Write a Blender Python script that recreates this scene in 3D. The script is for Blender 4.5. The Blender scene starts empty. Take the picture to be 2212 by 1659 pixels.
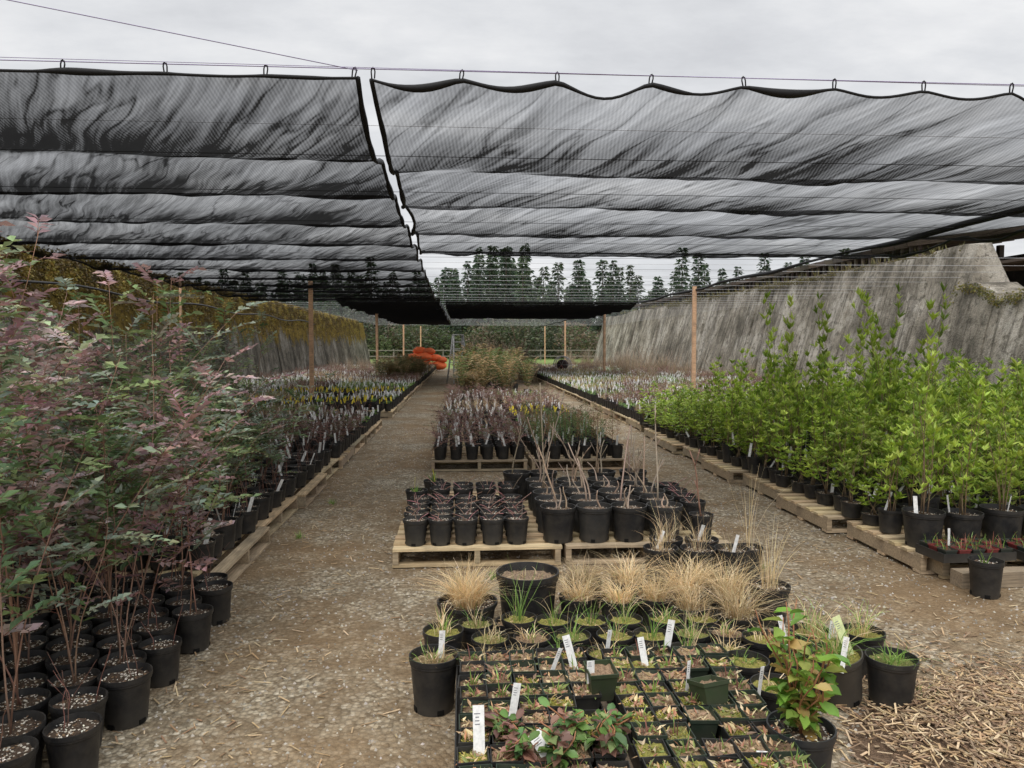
import bpy, math, random
import numpy as np
from mathutils import Vector, Matrix, Euler, noise
R=random.Random(11)
U=R.uniform
scene=bpy.context.scene
scene.view_settings.view_transform='Standard'
scene.view_settings.look='None'
scene.view_settings.exposure=0
# ---------------------------------------------------------------- node helpers
def newmat(name):
    m=bpy.data.materials.new(name); m.use_nodes=True
    nt=m.node_tree; nt.nodes.clear()
    return m,nt
def nd(nt,t,**kw):
    n=nt.nodes.new(t)
    for k,v in kw.items():
        n.inputs[k].default_value=v
    return n
def L(nt,a,b): nt.links.new(a,b)
def noise_n(nt,vec,scale,detail=4,rough=.55):
    n=nd(nt,'ShaderNodeTexNoise',Scale=scale,Detail=detail,Roughness=rough)
    if vec is not None: L(nt,vec,n.inputs['Vector'])
    return n.outputs['Fac']
def ramp(nt,fac,stops):
    n=nt.nodes.new('ShaderNodeValToRGB'); L(nt,fac,n.inputs[0])
    e=n.color_ramp.elements
    while len(e)<len(stops): e.new(.5)
    for i,(p,c) in enumerate(stops):
        e[i].position=p
        e[i].color=(c,c,c,1) if isinstance(c,(int,float)) else (*c,1)
    return n.outputs[0]
def mixc(nt,fac,a,b,mode='MIX'):
    n=nt.nodes.new('ShaderNodeMix'); n.data_type='RGBA'; n.blend_type=mode
    for s,v in ((0,fac),(6,a),(7,b)):
        if isinstance(v,(int,float)): n.inputs[s].default_value=v if s==0 else (v,v,v,1)
        elif isinstance(v,tuple): n.inputs[s].default_value=(*v,1)
        else: L(nt,v,n.inputs[s])
    return n.outputs[2]
def math_n(nt,op,a,b=0.0,clamp=False):
    n=nt.nodes.new('ShaderNodeMath'); n.operation=op; n.use_clamp=clamp
    for i,v in enumerate((a,b)):
        if isinstance(v,(int,float)): n.inputs[i].default_value=v
        else: L(nt,v,n.inputs[i])
    return n.outputs[0]
def mapping(nt,vec,scale=(1,1,1),rot=(0,0,0)):
    n=nt.nodes.new('ShaderNodeMapping'); L(nt,vec,n.inputs[0])
    n.inputs['Scale'].default_value=scale; n.inputs['Rotation'].default_value=rot
    return n.outputs[0]
def bump(nt,h,strength,dist):
    n=nd(nt,'ShaderNodeBump',Strength=strength,Distance=dist); L(nt,h,n.inputs['Height']); return n.outputs[0]
def finish(nt,col,rough=.7,normal=None,spec=.3,metal=0):
    b=nt.nodes.new('ShaderNodeBsdfPrincipled')
    if isinstance(col,tuple): b.inputs['Base Color'].default_value=(*col,1)
    else: L(nt,col,b.inputs['Base Color'])
    if isinstance(rough,(int,float)): b.inputs['Roughness'].default_value=rough
    else: L(nt,rough,b.inputs['Roughness'])
    b.inputs['Specular IOR Level'].default_value=spec
    b.inputs['Metallic'].default_value=metal
    if normal is not None: L(nt,normal,b.inputs['Normal'])
    o=nt.nodes.new('ShaderNodeOutputMaterial'); L(nt,b.outputs[0],o.inputs[0])
    return b,o
def attrcol(nt):
    n=nt.nodes.new('ShaderNodeAttribute'); n.attribute_name='Col'; return n.outputs['Color']
def pos(nt): return nt.nodes.new('ShaderNodeNewGeometry').outputs['Position']
def objc(nt): return nt.nodes.new('ShaderNodeTexCoord').outputs['Object']
def orand(nt): return nt.nodes.new('ShaderNodeObjectInfo').outputs['Random']

M_leaf,nt=newmat('foliage')
c=attrcol(nt)
rb=ramp(nt,orand(nt),[(0,.75),(1,1.22)])
c=mixc(nt,1.0,c,rb,'MULTIPLY')
b,o=finish(nt,c,.42,None,.45)
tr=nt.nodes.new('ShaderNodeBsdfTranslucent'); L(nt,c,tr.inputs[0])
mx=nt.nodes.new('ShaderNodeMixShader'); mx.inputs[0].default_value=.33
L(nt,b.outputs[0],mx.inputs[1]); L(nt,tr.outputs[0],mx.inputs[2]); L(nt,mx.outputs[0],o.inputs[0])
M_matte,nt=newmat('stem_and_tag')
c=attrcol(nt); f=ramp(nt,noise_n(nt,objc(nt),60),[(.3,.78),(.7,1.1)])
finish(nt,mixc(nt,1.0,c,f,'MULTIPLY'),.65)
M_pot,nt=newmat('black_pot_plastic')
oc=objc(nt)
d=ramp(nt,noise_n(nt,pos(nt),14,6,.7),[(.4,0),(.72,1)])
so_=nt.nodes.new('ShaderNodeSeparateXYZ'); L(nt,oc,so_.inputs[0])
low=ramp(nt,math_n(nt,'ADD',so_.outputs[2],math_n(nt,'MULTIPLY',noise_n(nt,pos(nt),25,4),.12)),[(.04,.55),(.17,.0)])
dd=math_n(nt,'MAXIMUM',math_n(nt,'MULTIPLY',d,.4),low)
base=mixc(nt,dd,attrcol(nt),(.085,.075,.06))
finish(nt,base,ramp(nt,noise_n(nt,oc,20),[(.3,.38),(.7,.6)]),None,.45)
M_soil,nt=newmat('potting_soil')
p=pos(nt); n1=noise_n(nt,p,70,5,.7)
c=mixc(nt,1.0,attrcol(nt),ramp(nt,n1,[(.3,.35),(.7,1.5)]),'MULTIPLY')
v=nd(nt,'ShaderNodeTexVoronoi',Scale=75.0,Randomness=1.0); L(nt,p,v.inputs['Vector'])
vs=nt.nodes.new('ShaderNodeSeparateColor'); L(nt,v.outputs['Color'],vs.inputs[0])
sp=math_n(nt,'MULTIPLY',math_n(nt,'LESS_THAN',v.outputs['Distance'],.42),math_n(nt,'GREATER_THAN',vs.outputs[0],.6))
c=mixc(nt,sp,c,(.62,.57,.48))
sp2=math_n(nt,'MULTIPLY',math_n(nt,'LESS_THAN',v.outputs['Distance'],.4),math_n(nt,'LESS_THAN',vs.outputs[0],.2))
c=mixc(nt,sp2,c,(.25,.16,.09))
finish(nt,c,.9,bump(nt,n1,.8,.01))
M_wood,nt=newmat('pallet_wood')
p=objc(nt)
g=noise_n(nt,mapping(nt,p,(6,90,90)),1.0,4,.6)
st=noise_n(nt,pos(nt),5,4,.6)
c=mixc(nt,1.0,attrcol(nt),ramp(nt,g,[(.3,.6),(.7,1.2)]),'MULTIPLY')
c=mixc(nt,ramp(nt,st,[(.5,0),(.75,.6)]),c,(.12,.1,.08))
finish(nt,c,.8,bump(nt,g,.4,.004))
M_metal,nt=newmat('galvanised_metal')
finish(nt,(.55,.56,.58),.35,None,.5,.8)
M_duff,nt=newmat('mossy_duff')
p=pos(nt); n1=noise_n(nt,p,90,5,.7)
finish(nt,mixc(nt,1.0,attrcol(nt),ramp(nt,n1,[(.3,.35),(.7,1.6)]),'MULTIPLY'),.9,bump(nt,n1,.9,.012))
MATS=[M_leaf,M_matte,M_pot,M_soil,M_wood,M_metal,M_duff]
LEAF,MATTE,POT,SOIL,WOOD,METAL,DUFF=range(7)

# ---------------------------------------------------------------- mesh builder
class MB:
    def __init__(s): s.v=[];s.f=[];s.c=[];s.m=[];s.s=[]
    def add(s,vs,fs,col,mat,sm=False):
        o=len(s.v); s.v.extend([tuple(x) for x in vs])
        for f in fs:
            s.f.append([o+i for i in f]); s.c.append(col); s.m.append(mat); s.s.append(sm)
    def merge(s,o,M):
        b=len(s.v)
        a=np.array(o.v); A=np.array(M)
        a=a@A[:3,:3].T+A[:3,3]
        s.v.extend(map(tuple,a.tolist()))
        s.f.extend([[b+i for i in f] for f in o.f]); s.c.extend(o.c); s.m.extend(o.m); s.s.extend(o.s)
    def tube(s,pts,rads,n=5,col=(.2,.1,.05),mat=MATTE):
        vs=[];k=len(pts)
        for i,p in enumerate(pts):
            p=Vector(p); a=Vector(pts[max(i-1,0)]); b=Vector(pts[min(i+1,k-1)])
            d=(b-a).normalized() if (b-a).length>1e-9 else Vector((0,0,1))
            h=Vector((1,0,0)) if abs(d.x)<.8 else Vector((0,1,0))
            u=d.cross(h).normalized(); w=d.cross(u)
            r=rads[i] if isinstance(rads,(list,tuple)) else rads
            for j in range(n):
                t=2*math.pi*j/n; vs.append(p+u*(r*math.cos(t))+w*(r*math.sin(t)))
        fs=[]
        for i in range(k-1):
            for j in range(n):
                fs.append((i*n+j,i*n+(j+1)%n,(i+1)*n+(j+1)%n,(i+1)*n+j))
        fs.append(tuple(range(n))[::-1]); fs.append(tuple((k-1)*n+j for j in range(n)))
        s.add(vs,fs,col,mat,True)
    def leaf(s,p,d,nr,Ln,W,col,mat=LEAF):
        d=d.normalized(); sd=d.cross(nr)
        if sd.length<1e-4: sd=Vector((1,0,0))
        sd.normalize(); up=sd.cross(d)
        m=p+d*(Ln*.45)+up*(W*.25)
        s.add([p,m+sd*(W*.5),p+d*Ln,m-sd*(W*.5)],[(0,1,2),(0,2,3)],col,mat)
    def bleaf(s,p,d,nr,Ln,W,col,mat=LEAF):
        d=d.normalized(); sd=d.cross(nr)
        if sd.length<1e-4: sd=Vector((1,0,0))
        sd.normalize(); up=sd.cross(d)
        vs=[p,p+d*Ln*.5-up*W*.05,p+d*Ln-up*W*.25]
        for k,q in ((.22,.36),(.55,.5),(.82,.3)):
            vs.append(p+d*Ln*k+sd*W*q+up*W*.12); vs.append(p+d*Ln*k-sd*W*q+up*W*.12)
        s.add(vs,[(0,3,1),(3,5,1),(5,7,2,1),(0,1,4),(4,1,6),(6,1,2,8)],col,mat,True)
    def lathe(s,prof,n,col,mat,c=(0,0,0),rot=0,sm=True):
        for (r0,z0),(r1,z1) in zip(prof[:-1],prof[1:]):
            vs=[]
            for r,z in ((r0,z0),(r1,z1)):
                for j in range(n):
                    t=2*math.pi*j/n+rot; vs.append((c[0]+r*math.cos(t),c[1]+r*math.sin(t),c[2]+z))
            s.add(vs,[(j,(j+1)%n,n+(j+1)%n,n+j) for j in range(n)],col,mat,sm)
    def box(s,c,sz,col,mat,M=None):
        vs=[]
        for x in (-.5,.5):
            for y in (-.5,.5):
                for z in (-.5,.5):
                    v=Vector((x*sz[0],y*sz[1],z*sz[2]))
                    if M is not None: v=M@v
                    vs.append(v+Vector(c))
        s.add(vs,[(0,1,3,2),(4,6,7,5),(0,4,5,1),(2,3,7,6),(0,2,6,4),(1,5,7,3)],col,mat)
    def mesh(s,name,mats=None):
        me=bpy.data.meshes.new(name)
        me.from_pydata(s.v,[],s.f)
        for m in (mats or MATS): me.materials.append(m)
        if not mats: me.polygons.foreach_set('material_index',s.m)
        me.polygons.foreach_set('use_smooth',s.s)
        tot=np.array([len(f) for f in s.f])
        cols=np.repeat(np.array([(c[0],c[1],c[2],1.0) for c in s.c],dtype=np.float32),tot,axis=0)
        at=me.color_attributes.new('Col','FLOAT_COLOR','CORNER')
        at.data.foreach_set('color',cols.ravel())
        me.update()
        return me
def obj(name,me,loc=(0,0,0),rz=0,sc=1,parent=None,rx=0,ry=0):
    o=bpy.data.objects.new(name,me); scene.collection.objects.link(o)
    o.location=loc; o.rotation_euler=(rx,ry,rz)
    o.scale=(sc,sc,sc) if isinstance(sc,(int,float)) else sc
    if parent is not None: o.parent=parent
    return o
def empty(name):
    o=bpy.data.objects.new(name,None); scene.collection.objects.link(o); return o
def jit(c,a=.15):
    k=1+U(-a,a); return (c[0]*k*(1+U(-a,a)*.4),c[1]*k,c[2]*k*(1+U(-a,a)*.4))
def rdir(up=0.0):
    a=U(0,2*math.pi); z=U(-1,1)*.6+up
    return Vector((math.cos(a),math.sin(a),z)).normalized()
def T(x,y,z,rz=0,s=1,rx=0,ry=0):
    return Matrix.Translation((x,y,z))@Euler((rx,ry,rz)).to_matrix().to_4x4()@Matrix.Scale(s,4)

# ---------------------------------------------------------------- parts
BLK=(.012,.012,.013); SOILC=(.085,.058,.04); WHITE=(.85,.85,.83)
def pot(r,h,n=24,soil=SOILC,col=BLK,fill=.86,smat=SOIL):
    b=MB()
    b.lathe([(0,0.004),(r*.76,0.004),(r*.77,0),(r*.8,h*.12),(r*.93,h*.84),(r*.97,h*.86),(r*.97,h*.9),(r*1.0,h*.91),(r*1.0,h),(r*.95,h),(r*.9,h*fill-.002)],n,col,POT)
    vs=[(0,0,h*fill+U(0,.01))]
    for ring,k in ((1,.45),(2,.92)):
        for j in range(n):
            t=2*math.pi*j/n; vs.append((r*k*math.cos(t),r*k*math.sin(t),h*fill+U(-.006,.008)))
    fs=[(0,1+j,1+(j+1)%n) for j in range(n)]+[(1+j,1+n+j,1+n+(j+1)%n,1+(j+1)%n) for j in range(n)]
    b.add(vs,fs,soil,smat,True)
    if n>=20:
        for k in range(4):
            t=k*math.pi/2+.3
            b.box((r*.785*math.cos(t),r*.785*math.sin(t),h*.06),(.006,.03,h*.09),(.002,.002,.002),MATTE,Euler((0,0,t)).to_matrix())
        for k in range(50 if smat==SOIL else 25):
            a=U(0,6.28); q=r*.86*math.sqrt(U(0,1)); s_=U(.005,.012)
            cc=jit((.78,.73,.63) if smat==SOIL else (.5,.36,.2),.2) if U(0,1)<.75 else (.2,.12,.07)
            b.leaf(Vector((q*math.cos(a),q*math.sin(a),h*fill+.009)),rdir(),Vector((0,0,1)),s_,s_*.8,cc,MATTE)
    return b
def tag(b,x,y,z,col=WHITE,h=.12,w=.02,lean=None):
    l=lean if lean is not None else U(-.35,.35)
    E=Euler((U(-.3,.3),l,U(-1.0,1.0))).to_matrix()
    c=Vector((x,y,z))+E@Vector((0,0,h*.45))
    b.box(c,(w,.0012,h),col,MATTE,E)
WCOLS=[(.62,.47,.28),(.5,.38,.24),(.68,.52,.33),(.42,.33,.22)]
def pallet(w=1.2,d=1.0,alongx=True,cols=WCOLS):
    """origin at centre-bottom; deck top at z=.14"""
    b=MB()
    n=7 if d<1.1 else 8
    bw=.09
    for x in (-w/2+.02,0,w/2-.02):
        b.box((x,0,.069),(.04,d-.004,.09),jit(cols[3],.1),WOOD)
    for i in range(n):
        y=-d/2+bw/2+i*(d-bw)/(n-1)
        b.box((U(-.006,.006),y,.127),(w+.01,bw*U(.92,1.05),.02),jit(R.choice(cols)),WOOD,Euler((0,0,U(-.01,.01))).to_matrix())
    for y in (-d/2+bw/2,0,d/2-bw/2):
        b.box((0,y,.012),(w+.006,bw,.018),jit(R.choice(cols)),WOOD)
    return b
RED=(.24,.11,.08)
PURP=[(.27,.15,.16),(.38,.24,.24),(.55,.42,.4),(.3,.19,.17),(.2,.19,.13)]
GREEN=[(.14,.21,.08),(.1,.16,.07),(.24,.31,.13),(.36,.42,.26),(.3,.36,.27)]
def stemcurve(h,lean,az,seg=7,wob=.03,z0=0,b0=(0,0)):
    pts=[]
    ph=U(0,6)
    for i in range(seg+1):
        t=i/seg
        r=lean*h*t**1.4
        pts.append(Vector((b0[0]+math.cos(az)*r+wob*math.sin(ph+t*4)*t,b0[1]+math.sin(az)*r+wob*math.cos(ph*1.7+t*5)*t,z0+h*t*(1-.12*lean*t))))
    return pts
def along(pts,t):
    k=t*(len(pts)-1); i=min(int(k),len(pts)-2); return pts[i].lerp(pts[i+1],k-i),(pts[i+1]-pts[i]).normalized()
def huck(h,pal,ns=4,z0=0,dens=1.0,lo=.22,big=1.0):
    b=MB()
    for s in range(ns):
        hh=h*(1.0 if s==0 else U(.4,.9)); pts=stemcurve(hh,U(.1,.5),U(0,6.28),8,.07,z0,(U(-.02,.02),U(-.02,.02)))
        b.tube(pts,[.0038*(1-.75*i/8) for i in range(9)],5,jit((.27,.16,.11),.3))
        nt_=int(9*dens*hh/1.0+3)
        spal=[R.choice(pal),R.choice(pal),R.choice(pal)]
        for k in range(nt_):
            t=lo+(1-lo)*(k+U(0,1))/nt_
            t=min(t,1)
            p,dr=along(pts,t)
            d=(rdir(.25)+dr*.4).normalized()
            Ln=U(.1,.27)
            col=R.choice(spal)
            e=p+d*Ln+Vector((0,0,-Ln*U(0,.35)))
            b.tube([p,p.lerp(e,.5)+Vector((0,0,.01)),e],[.0016,.0013,.0007],3,jit(RED,.3))
            sd=d.cross(Vector((0,0,1))).normalized()
            m=int(Ln/.026)
            upn=(Vector((0,0,1))+rdir()*.5).normalized()
            for q in range(1,m+1):
                pp=p.lerp(e,q/m)+Vector((0,0,.008*math.sin(q/m*3.1)))
                for sg in (-1,1):
                    if U(0,1)<.1: continue
                    ld=(sd*sg+d*.55+Vector((0,0,U(-.35,.35))))
                    b.leaf(pp,ld,(upn+rdir()*.35).normalized(),U(.036,.06)*big,U(.02,.031)*big,jit(col,.32))
    return b
OSO=[(.32,.45,.055),(.43,.56,.08),(.21,.32,.045),(.52,.64,.13)]
def oso(h,ns=4,z0=0):
    b=MB()
    for s in range(ns):
        hh=h*(1 if s==0 else U(.35,.95)); pts=stemcurve(hh,U(.03,.28),U(0,6.28),7,.03,z0,(U(-.03,.03),U(-.03,.03)))
        b.tube(pts,[.005*(1-.75*i/7) for i in range(8)],4,jit((.24,.17,.1),.2))
        k=int(hh/.075)
        for i in range(k+1):
            t=.14+.86*i/k
            p,dr=along(pts,min(t,1))
            last=i==k
            d=dr if last else (rdir(.2)+dr*.9).normalized()
            Ln=.02 if last else U(.03,.17)*(1.15-t*.6)
            e=p+d*Ln
            if not last: b.tube([p,e],[.0018,.001],3,(.22,.24,.09))
            c0=R.choice(OSO)
            for q in range(R.randint(5,8)):
                ld=(rdir(.1)*.75+d*.35+Vector((0,0,.45))).normalized()
                b.leaf(e,ld,(rdir()*.5+Vector((0,0,1))).normalized(),U(.05,.09),U(.021,.031),jit(c0,.22))
    return b
def grass(n,h,cols,spread=.06,droop=.6,w=.004,z0=0):
    b=MB()
    for i in range(n):
        a=U(0,6.28); r=U(0,spread); x,y=r*math.cos(a),r*math.sin(a)
        a2=a+U(-.9,.9); hh=h*U(.4,1.05); dr=U(.15,1)*droop; cu=U(-1.5,1.5)*(1 if droop>.75 else .2)
        pts=[]
        for k in range(5):
            t=k/4
            aa=a2+cu*t
            pts.append(Vector((x+math.cos(aa)*hh*dr*t**1.6,y+math.sin(aa)*hh*dr*t**1.6,z0+hh*(t-dr*.45*t**2.2))))
        sd=Vector((-math.sin(a2),math.cos(a2),0))
        sd=(sd+rdir()*.5).normalized()*w*.5
        vs=[];c=jit(R.choice(cols),.2)
        for k,p in enumerate(pts):
            q=1-(k/4)**2*.85
            vs+=[p-sd*q,p+sd*q]
        b.add(vs,[(2*k,2*k+1,2*k+3,2*k+2) for k in range(4)],c,LEAF)
    return b
STRAW=[(.76,.6,.35),(.68,.51,.27),(.85,.7,.45),(.5,.36,.19)]
GRS=[(.22,.36,.07),(.3,.44,.12),(.15,.28,.06)]
def fern(n,h,cols,z0=0):
    b=MB()
    for i in range(n):
        a=6.28*i/n+U(-.3,.3); hh=h*U(.7,1.1); sp=U(.2,.7)
        c=jit(R.choice(cols),.2)
        pv=None
        for k in range(1,13):
            t=k/12
            p=Vector((math.cos(a)*hh*sp*t,math.sin(a)*hh*sp*t,z0+hh*(1.7*t-.95*t*t)))
            if pv is None: pv=p
            d=(p-pv).normalized() if (p-pv).length>0 else Vector((0,0,1))
            sd=Vector((-math.sin(a),math.cos(a),0))
            ln=hh*.2*math.sin(math.pi*min(1,t*.9+.12))
            for sg in (-1,1):
                b.leaf(p,sd*sg+d*.4+Vector((0,0,-.2)),Vector((0,0,1)),ln,hh*.055,jit(c,.2))
            pv=p
    return b
def sticks(n,h,z0=0,col=(.2,.14,.1),r=.006,buds=True,lean=.55):
    b=MB()
    for i in range(n):
        hh=h*U(.4,1.0)
        pts=stemcurve(hh,U(.05,lean),U(0,6.28),5,.02,z0,(U(-.05,.05),U(-.05,.05)))
        b.tube(pts,[r*(1-.5*k/5) for k in range(6)],5,jit(col,.25))
        if hh>.2:
            for k in range(R.randint(1,3)):
                p,dr=along(pts,U(.3,.9)); e=p+(rdir(.5)+dr).normalized()*U(.06,.2)
                b.tube([p,e],[r*.5,r*.3],4,jit(col,.25))
    return b
def lowplant(kind,z0):
    if kind=='red':
        b=huck(U(.14,.32),[(.22,.12,.1),(.28,.16,.14),(.15,.15,.07),(.2,.13,.1)],2,z0,1.4,.15,.7); return b
    if kind=='green':
        b=MB(); c0=R.choice([(.15,.25,.06),(.22,.36,.1),(.13,.2,.07)])
        for i in range(26):
            d=rdir(.5); b.leaf(Vector((U(-.05,.05),U(-.05,.05),z0+U(0,.06))),d,Vector((0,0,1)),U(.04,.08),U(.02,.03),jit(c0,.3))
        return b
    if kind=='grass': return grass(22,.2,GRS+STRAW[:1],.04,.6,.005,z0)
    if kind=='straw': return grass(30,.25,STRAW+[(.2,.15,.08)],.05,.8,.005,z0)
    if kind=='twig': return sticks(5,.34,z0,(.24,.14,.11),.003)
    if kind=='conif':
        b=MB(); hh=U(.25,.45)
        b.tube([(0,0,z0),(0,0,z0+hh)],[.004,.002],4,(.25,.14,.08))
        c0=R.choice([(.17,.26,.09),(.26,.26,.1),(.36,.22,.12),(.14,.24,.08)])
        for i in range(110):
            t=U(.1,1); d=rdir(.6); b.leaf(Vector((0,0,z0+hh*t))+d*U(0,.06)*(1.2-t),d,rdir(),U(.03,.05),.006,jit(c0,.25))
        return b
    return MB()
def cluster(kinds,prob,tagp=.6,tagc=WHITE,n=6,sp=.198,r=.084,h=.17,base=True):
    b=MB()
    if base: b.merge(pallet(1.2,1.2),T(0,0,0,R.choice([0,math.pi/2])))
    z=.14
    pots=[pot(r,h,12) for _ in range(2)]
    for i in range(n):
        for j in range(n):
            if U(0,1)<.04: continue
            x=(i-(n-1)/2)*sp+U(-.01,.01); y=(j-(n-1)/2)*sp+U(-.01,.01)
            b.merge(R.choice(pots),T(x,y,z,U(0,6)))
            if U(0,1)<prob: b.merge(lowplant(R.choice(kinds),0),T(x,y,z+h*.85,U(0,6)))
            if U(0,1)<tagp: tag(b,x+U(-.05,.05),y+U(-.05,.05),z+h*.9,tagc,U(.11,.17),.027)
    return b

# ---------------------------------------------------------------- ground
M_ground,nt=newmat('gravel_ground')
p=pos(nt)
v1=nd(nt,'ShaderNodeTexVoronoi',Scale=44.0); L(nt,mixc(nt,.02,p,nd(nt,'ShaderNodeTexNoise',Scale=30.0).outputs['Color']),v1.inputs['Vector'])
v2=nd(nt,'ShaderNodeTexVoronoi',Scale=105.0); L(nt,p,v2.inputs['Vector'])
s1=nt.nodes.new('ShaderNodeSeparateColor'); L(nt,v1.outputs['Color'],s1.inputs[0])
big=noise_n(nt,p,.8,5,.6); mid=noise_n(nt,p,4,6,.68); fine=noise_n(nt,p,130,3,.7)
stone=ramp(nt,s1.outputs[0],[(0,(.15,.122,.085)),(.4,(.3,.255,.185)),(.8,(.42,.37,.28)),(1,(.6,.55,.45))])
dirt=mixc(nt,fine,(.2,.14,.082),(.37,.275,.175))
sm=ramp(nt,math_n(nt,'ADD',math_n(nt,'MULTIPLY',big,.55),math_n(nt,'MULTIPLY',mid,.45)),[(.42,1),(.58,0)])
c=mixc(nt,math_n(nt,'ADD',.12,math_n(nt,'MULTIPLY',sm,.75)),stone,dirt)
gap=ramp(nt,v1.outputs['Distance'],[(.3,1),(.65,.5)])
c=mixc(nt,math_n(nt,'SUBTRACT',.85,math_n(nt,'MULTIPLY',sm,.55)),c,gap,'MULTIPLY')
c=mixc(nt,1.0,c,ramp(nt,mid,[(.3,.66),(.7,1.25)]),'MULTIPLY')
c=mixc(nt,1.0,c,ramp(nt,big,[(.35,(.82,.75,.66)),(.65,(1.08,1.08,1.06))]),'MULTIPLY')
sx=nt.nodes.new('ShaderNodeSeparateXYZ'); L(nt,p,sx.inputs[0])
gn=noise_n(nt,p,.12,4,.6)
gy=math_n(nt,'ADD',math_n(nt,'MULTIPLY',sx.outputs[1],.05),math_n(nt,'MULTIPLY',gn,2.0))
gm=ramp(nt,math_n(nt,'MULTIPLY',math_n(nt,'SUBTRACT',gy,2.9),1.0,True),[(.3,0),(1,1)])
c=mixc(nt,gm,c,(.15,.21,.06))
hgt=math_n(nt,'ADD',math_n(nt,'MULTIPLY',v1.outputs['Distance'],-1.0),math_n(nt,'MULTIPLY',v2.outputs['Distance'],-.4))
finish(nt,c,.9,bump(nt,hgt,.6,.014),.2)
b=MB()
xs=[-400,-120,-40]+[(-14+i*.5) for i in range(60)]+[40,120,400]
ys=[-300,-60,-8]+[(-2+i*.5) for i in range(60)]+[45,80,140,400,900]
vs=[]
for y in ys:
    for x in xs:
        z=0
        if -12<x<14 and 0<y<26: z=-abs(noise.noise(Vector((x*.8,y*.8,0))))*.02
        vs.append((x,y,z))
W=len(xs)
fs=[(j*W+i,j*W+i+1,(j+1)*W+i+1,(j+1)*W+i) for j in range(len(ys)-1) for i in range(W-1)]
b.add(vs,fs,(.2,.2,.2),0,True)
obj('ground',b.mesh('ground',[M_ground]))
b=MB()
for i in range(11000):
    y=2.3+U(0,1)**1.7*12; x=U(-1.7,4.2)*(.6+y*.06) if y<6 else U(-1.7,3.4)
    s=U(.004,.012); k=U(.18,.5); col=(k,k*U(.87,.93),k*U(.7,.82)); a=U(0,6)
    vs=[(x+s*math.cos(a+q*1.57)*U(.7,1.3),y+s*math.sin(a+q*1.57)*U(.7,1.3),-0.004) for q in range(4)]+[(x,y,s*U(.4,.9))]
    b.add(vs,[(0,1,4),(1,2,4),(2,3,4),(3,0,4)],col,MATTE,True)
obj('loose_gravel',b.mesh('gravel'))
def chip(b,x,y,z,l,w,col):
    E=Euler((U(-.25,.25),U(-.3,.3),U(0,6.28))).to_matrix()
    b.box((x,y,z),(l,w,.002),col,MATTE,E)
b=MB()
CH=[(.5,.36,.2),(.42,.29,.16),(.6,.46,.29),(.3,.19,.11)]
for i in range(1900):
    y=2.4+U(0,1)**1.5*11
    x=R.choice([R.gauss(-1.15,.3),R.gauss(2.5,.5),U(-1.3,3.1)])
    chip(b,x,y,.006,U(.015,.08),U(.003,.007),jit(R.choice(CH)))
obj('scattered_wood_chips',b.mesh('chips'))
def moundz(x,y):
    d=((x-2.5)/1.0)**2+((y-2.6)/.7)**2
    return max(0,.1*(1-d))
b=MB()
vs=[];n=30
for j in range(n+1):
    for i in range(n+1):
        x=1.4+2.4*i/n;y=1.8+1.7*j/n; vs.append((x,y,moundz(x,y)-.008))
b.add(vs,[(j*(n+1)+i,j*(n+1)+i+1,(j+1)*(n+1)+i+1,(j+1)*(n+1)+i) for j in range(n) for i in range(n)],(.14,.09,.055),DUFF,True)
for i in range(9000):
    x=R.gauss(2.45,.5);y=R.gauss(2.65,.4)
    if x<1.42 or y<1.85: continue
    chip(b,x,y,moundz(x,y)+U(0,.02),U(.02,.08),U(.003,.009),jit(R.choice(CH+[(.2,.13,.08),(.28,.19,.12),(.34,.25,.16)])))
obj('wood_chip_mulch_pile',b.mesh('mulch'))

# ---------------------------------------------------------------- walls
def concrete(name,moss,mosscol=(.16,.13,.03),z0=1.2,zr=1.6,bright=1.0,mth=.5,streak=.42,stain=.65):
    m,nt=newmat(name); p=pos(nt)
    a=noise_n(nt,p,.55,8,.7); st=noise_n(nt,mapping(nt,p,(1,1.5,.3)),1.1,8,.72); fi=noise_n(nt,p,24,5,.7)
    k=bright
    c=ramp(nt,a,[(.36,(.15*k,.137*k,.113*k)),(.5,(.36*k,.325*k,.265*k)),(.6,(.55*k,.51*k,.44*k))])
    c=mixc(nt,.85,c,ramp(nt,st,[(.38,streak),(.54,1.05)]),'MULTIPLY')
    c=mixc(nt,1.0,c,ramp(nt,fi,[(.3,.72),(.7,1.15)]),'MULTIPLY')
    li=noise_n(nt,p,5,7,.78)
    c=mixc(nt,ramp(nt,li,[(.52,0),(.6,.75)]),c,(.1*k,.09*k,.072*k))
    ds=noise_n(nt,mapping(nt,p,(1,5,.25)),1.3,6,.7)
    c=mixc(nt,ramp(nt,ds,[(.53,0),(.64,stain)]),c,(.07*k,.062*k,.048*k))
    sx=nt.nodes.new('ShaderNodeSeparateXYZ'); L(nt,p,sx.inputs[0])
    h=math_n(nt,'DIVIDE',math_n(nt,'SUBTRACT',sx.outputs[2],z0),zr)
    mm=math_n(nt,'ADD',h,math_n(nt,'MULTIPLY',math_n(nt,'SUBTRACT',noise_n(nt,mapping(nt,p,(1,1,.45)),1.3,8,.74),.5),3.0))
    mk=ramp(nt,mm,[(mth,0),(mth+.2,1)])
    mc=ramp(nt,noise_n(nt,p,5,7,.8),[(.35,(mosscol[0]*.3,mosscol[1]*.28,mosscol[2]*.5)),(.5,mosscol),(.7,(mosscol[0]*1.9,mosscol[1]*1.8,mosscol[2]*1.5))])
    c=mixc(nt,math_n(nt,'MULTIPLY',mk,moss),c,mc)
    finish(nt,c,.95,bump(nt,math_n(nt,'ADD',fi,math_n(nt,'MULTIPLY',mk,noise_n(nt,p,7,6,.75))),.9,.09),.1)
    return m
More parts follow.
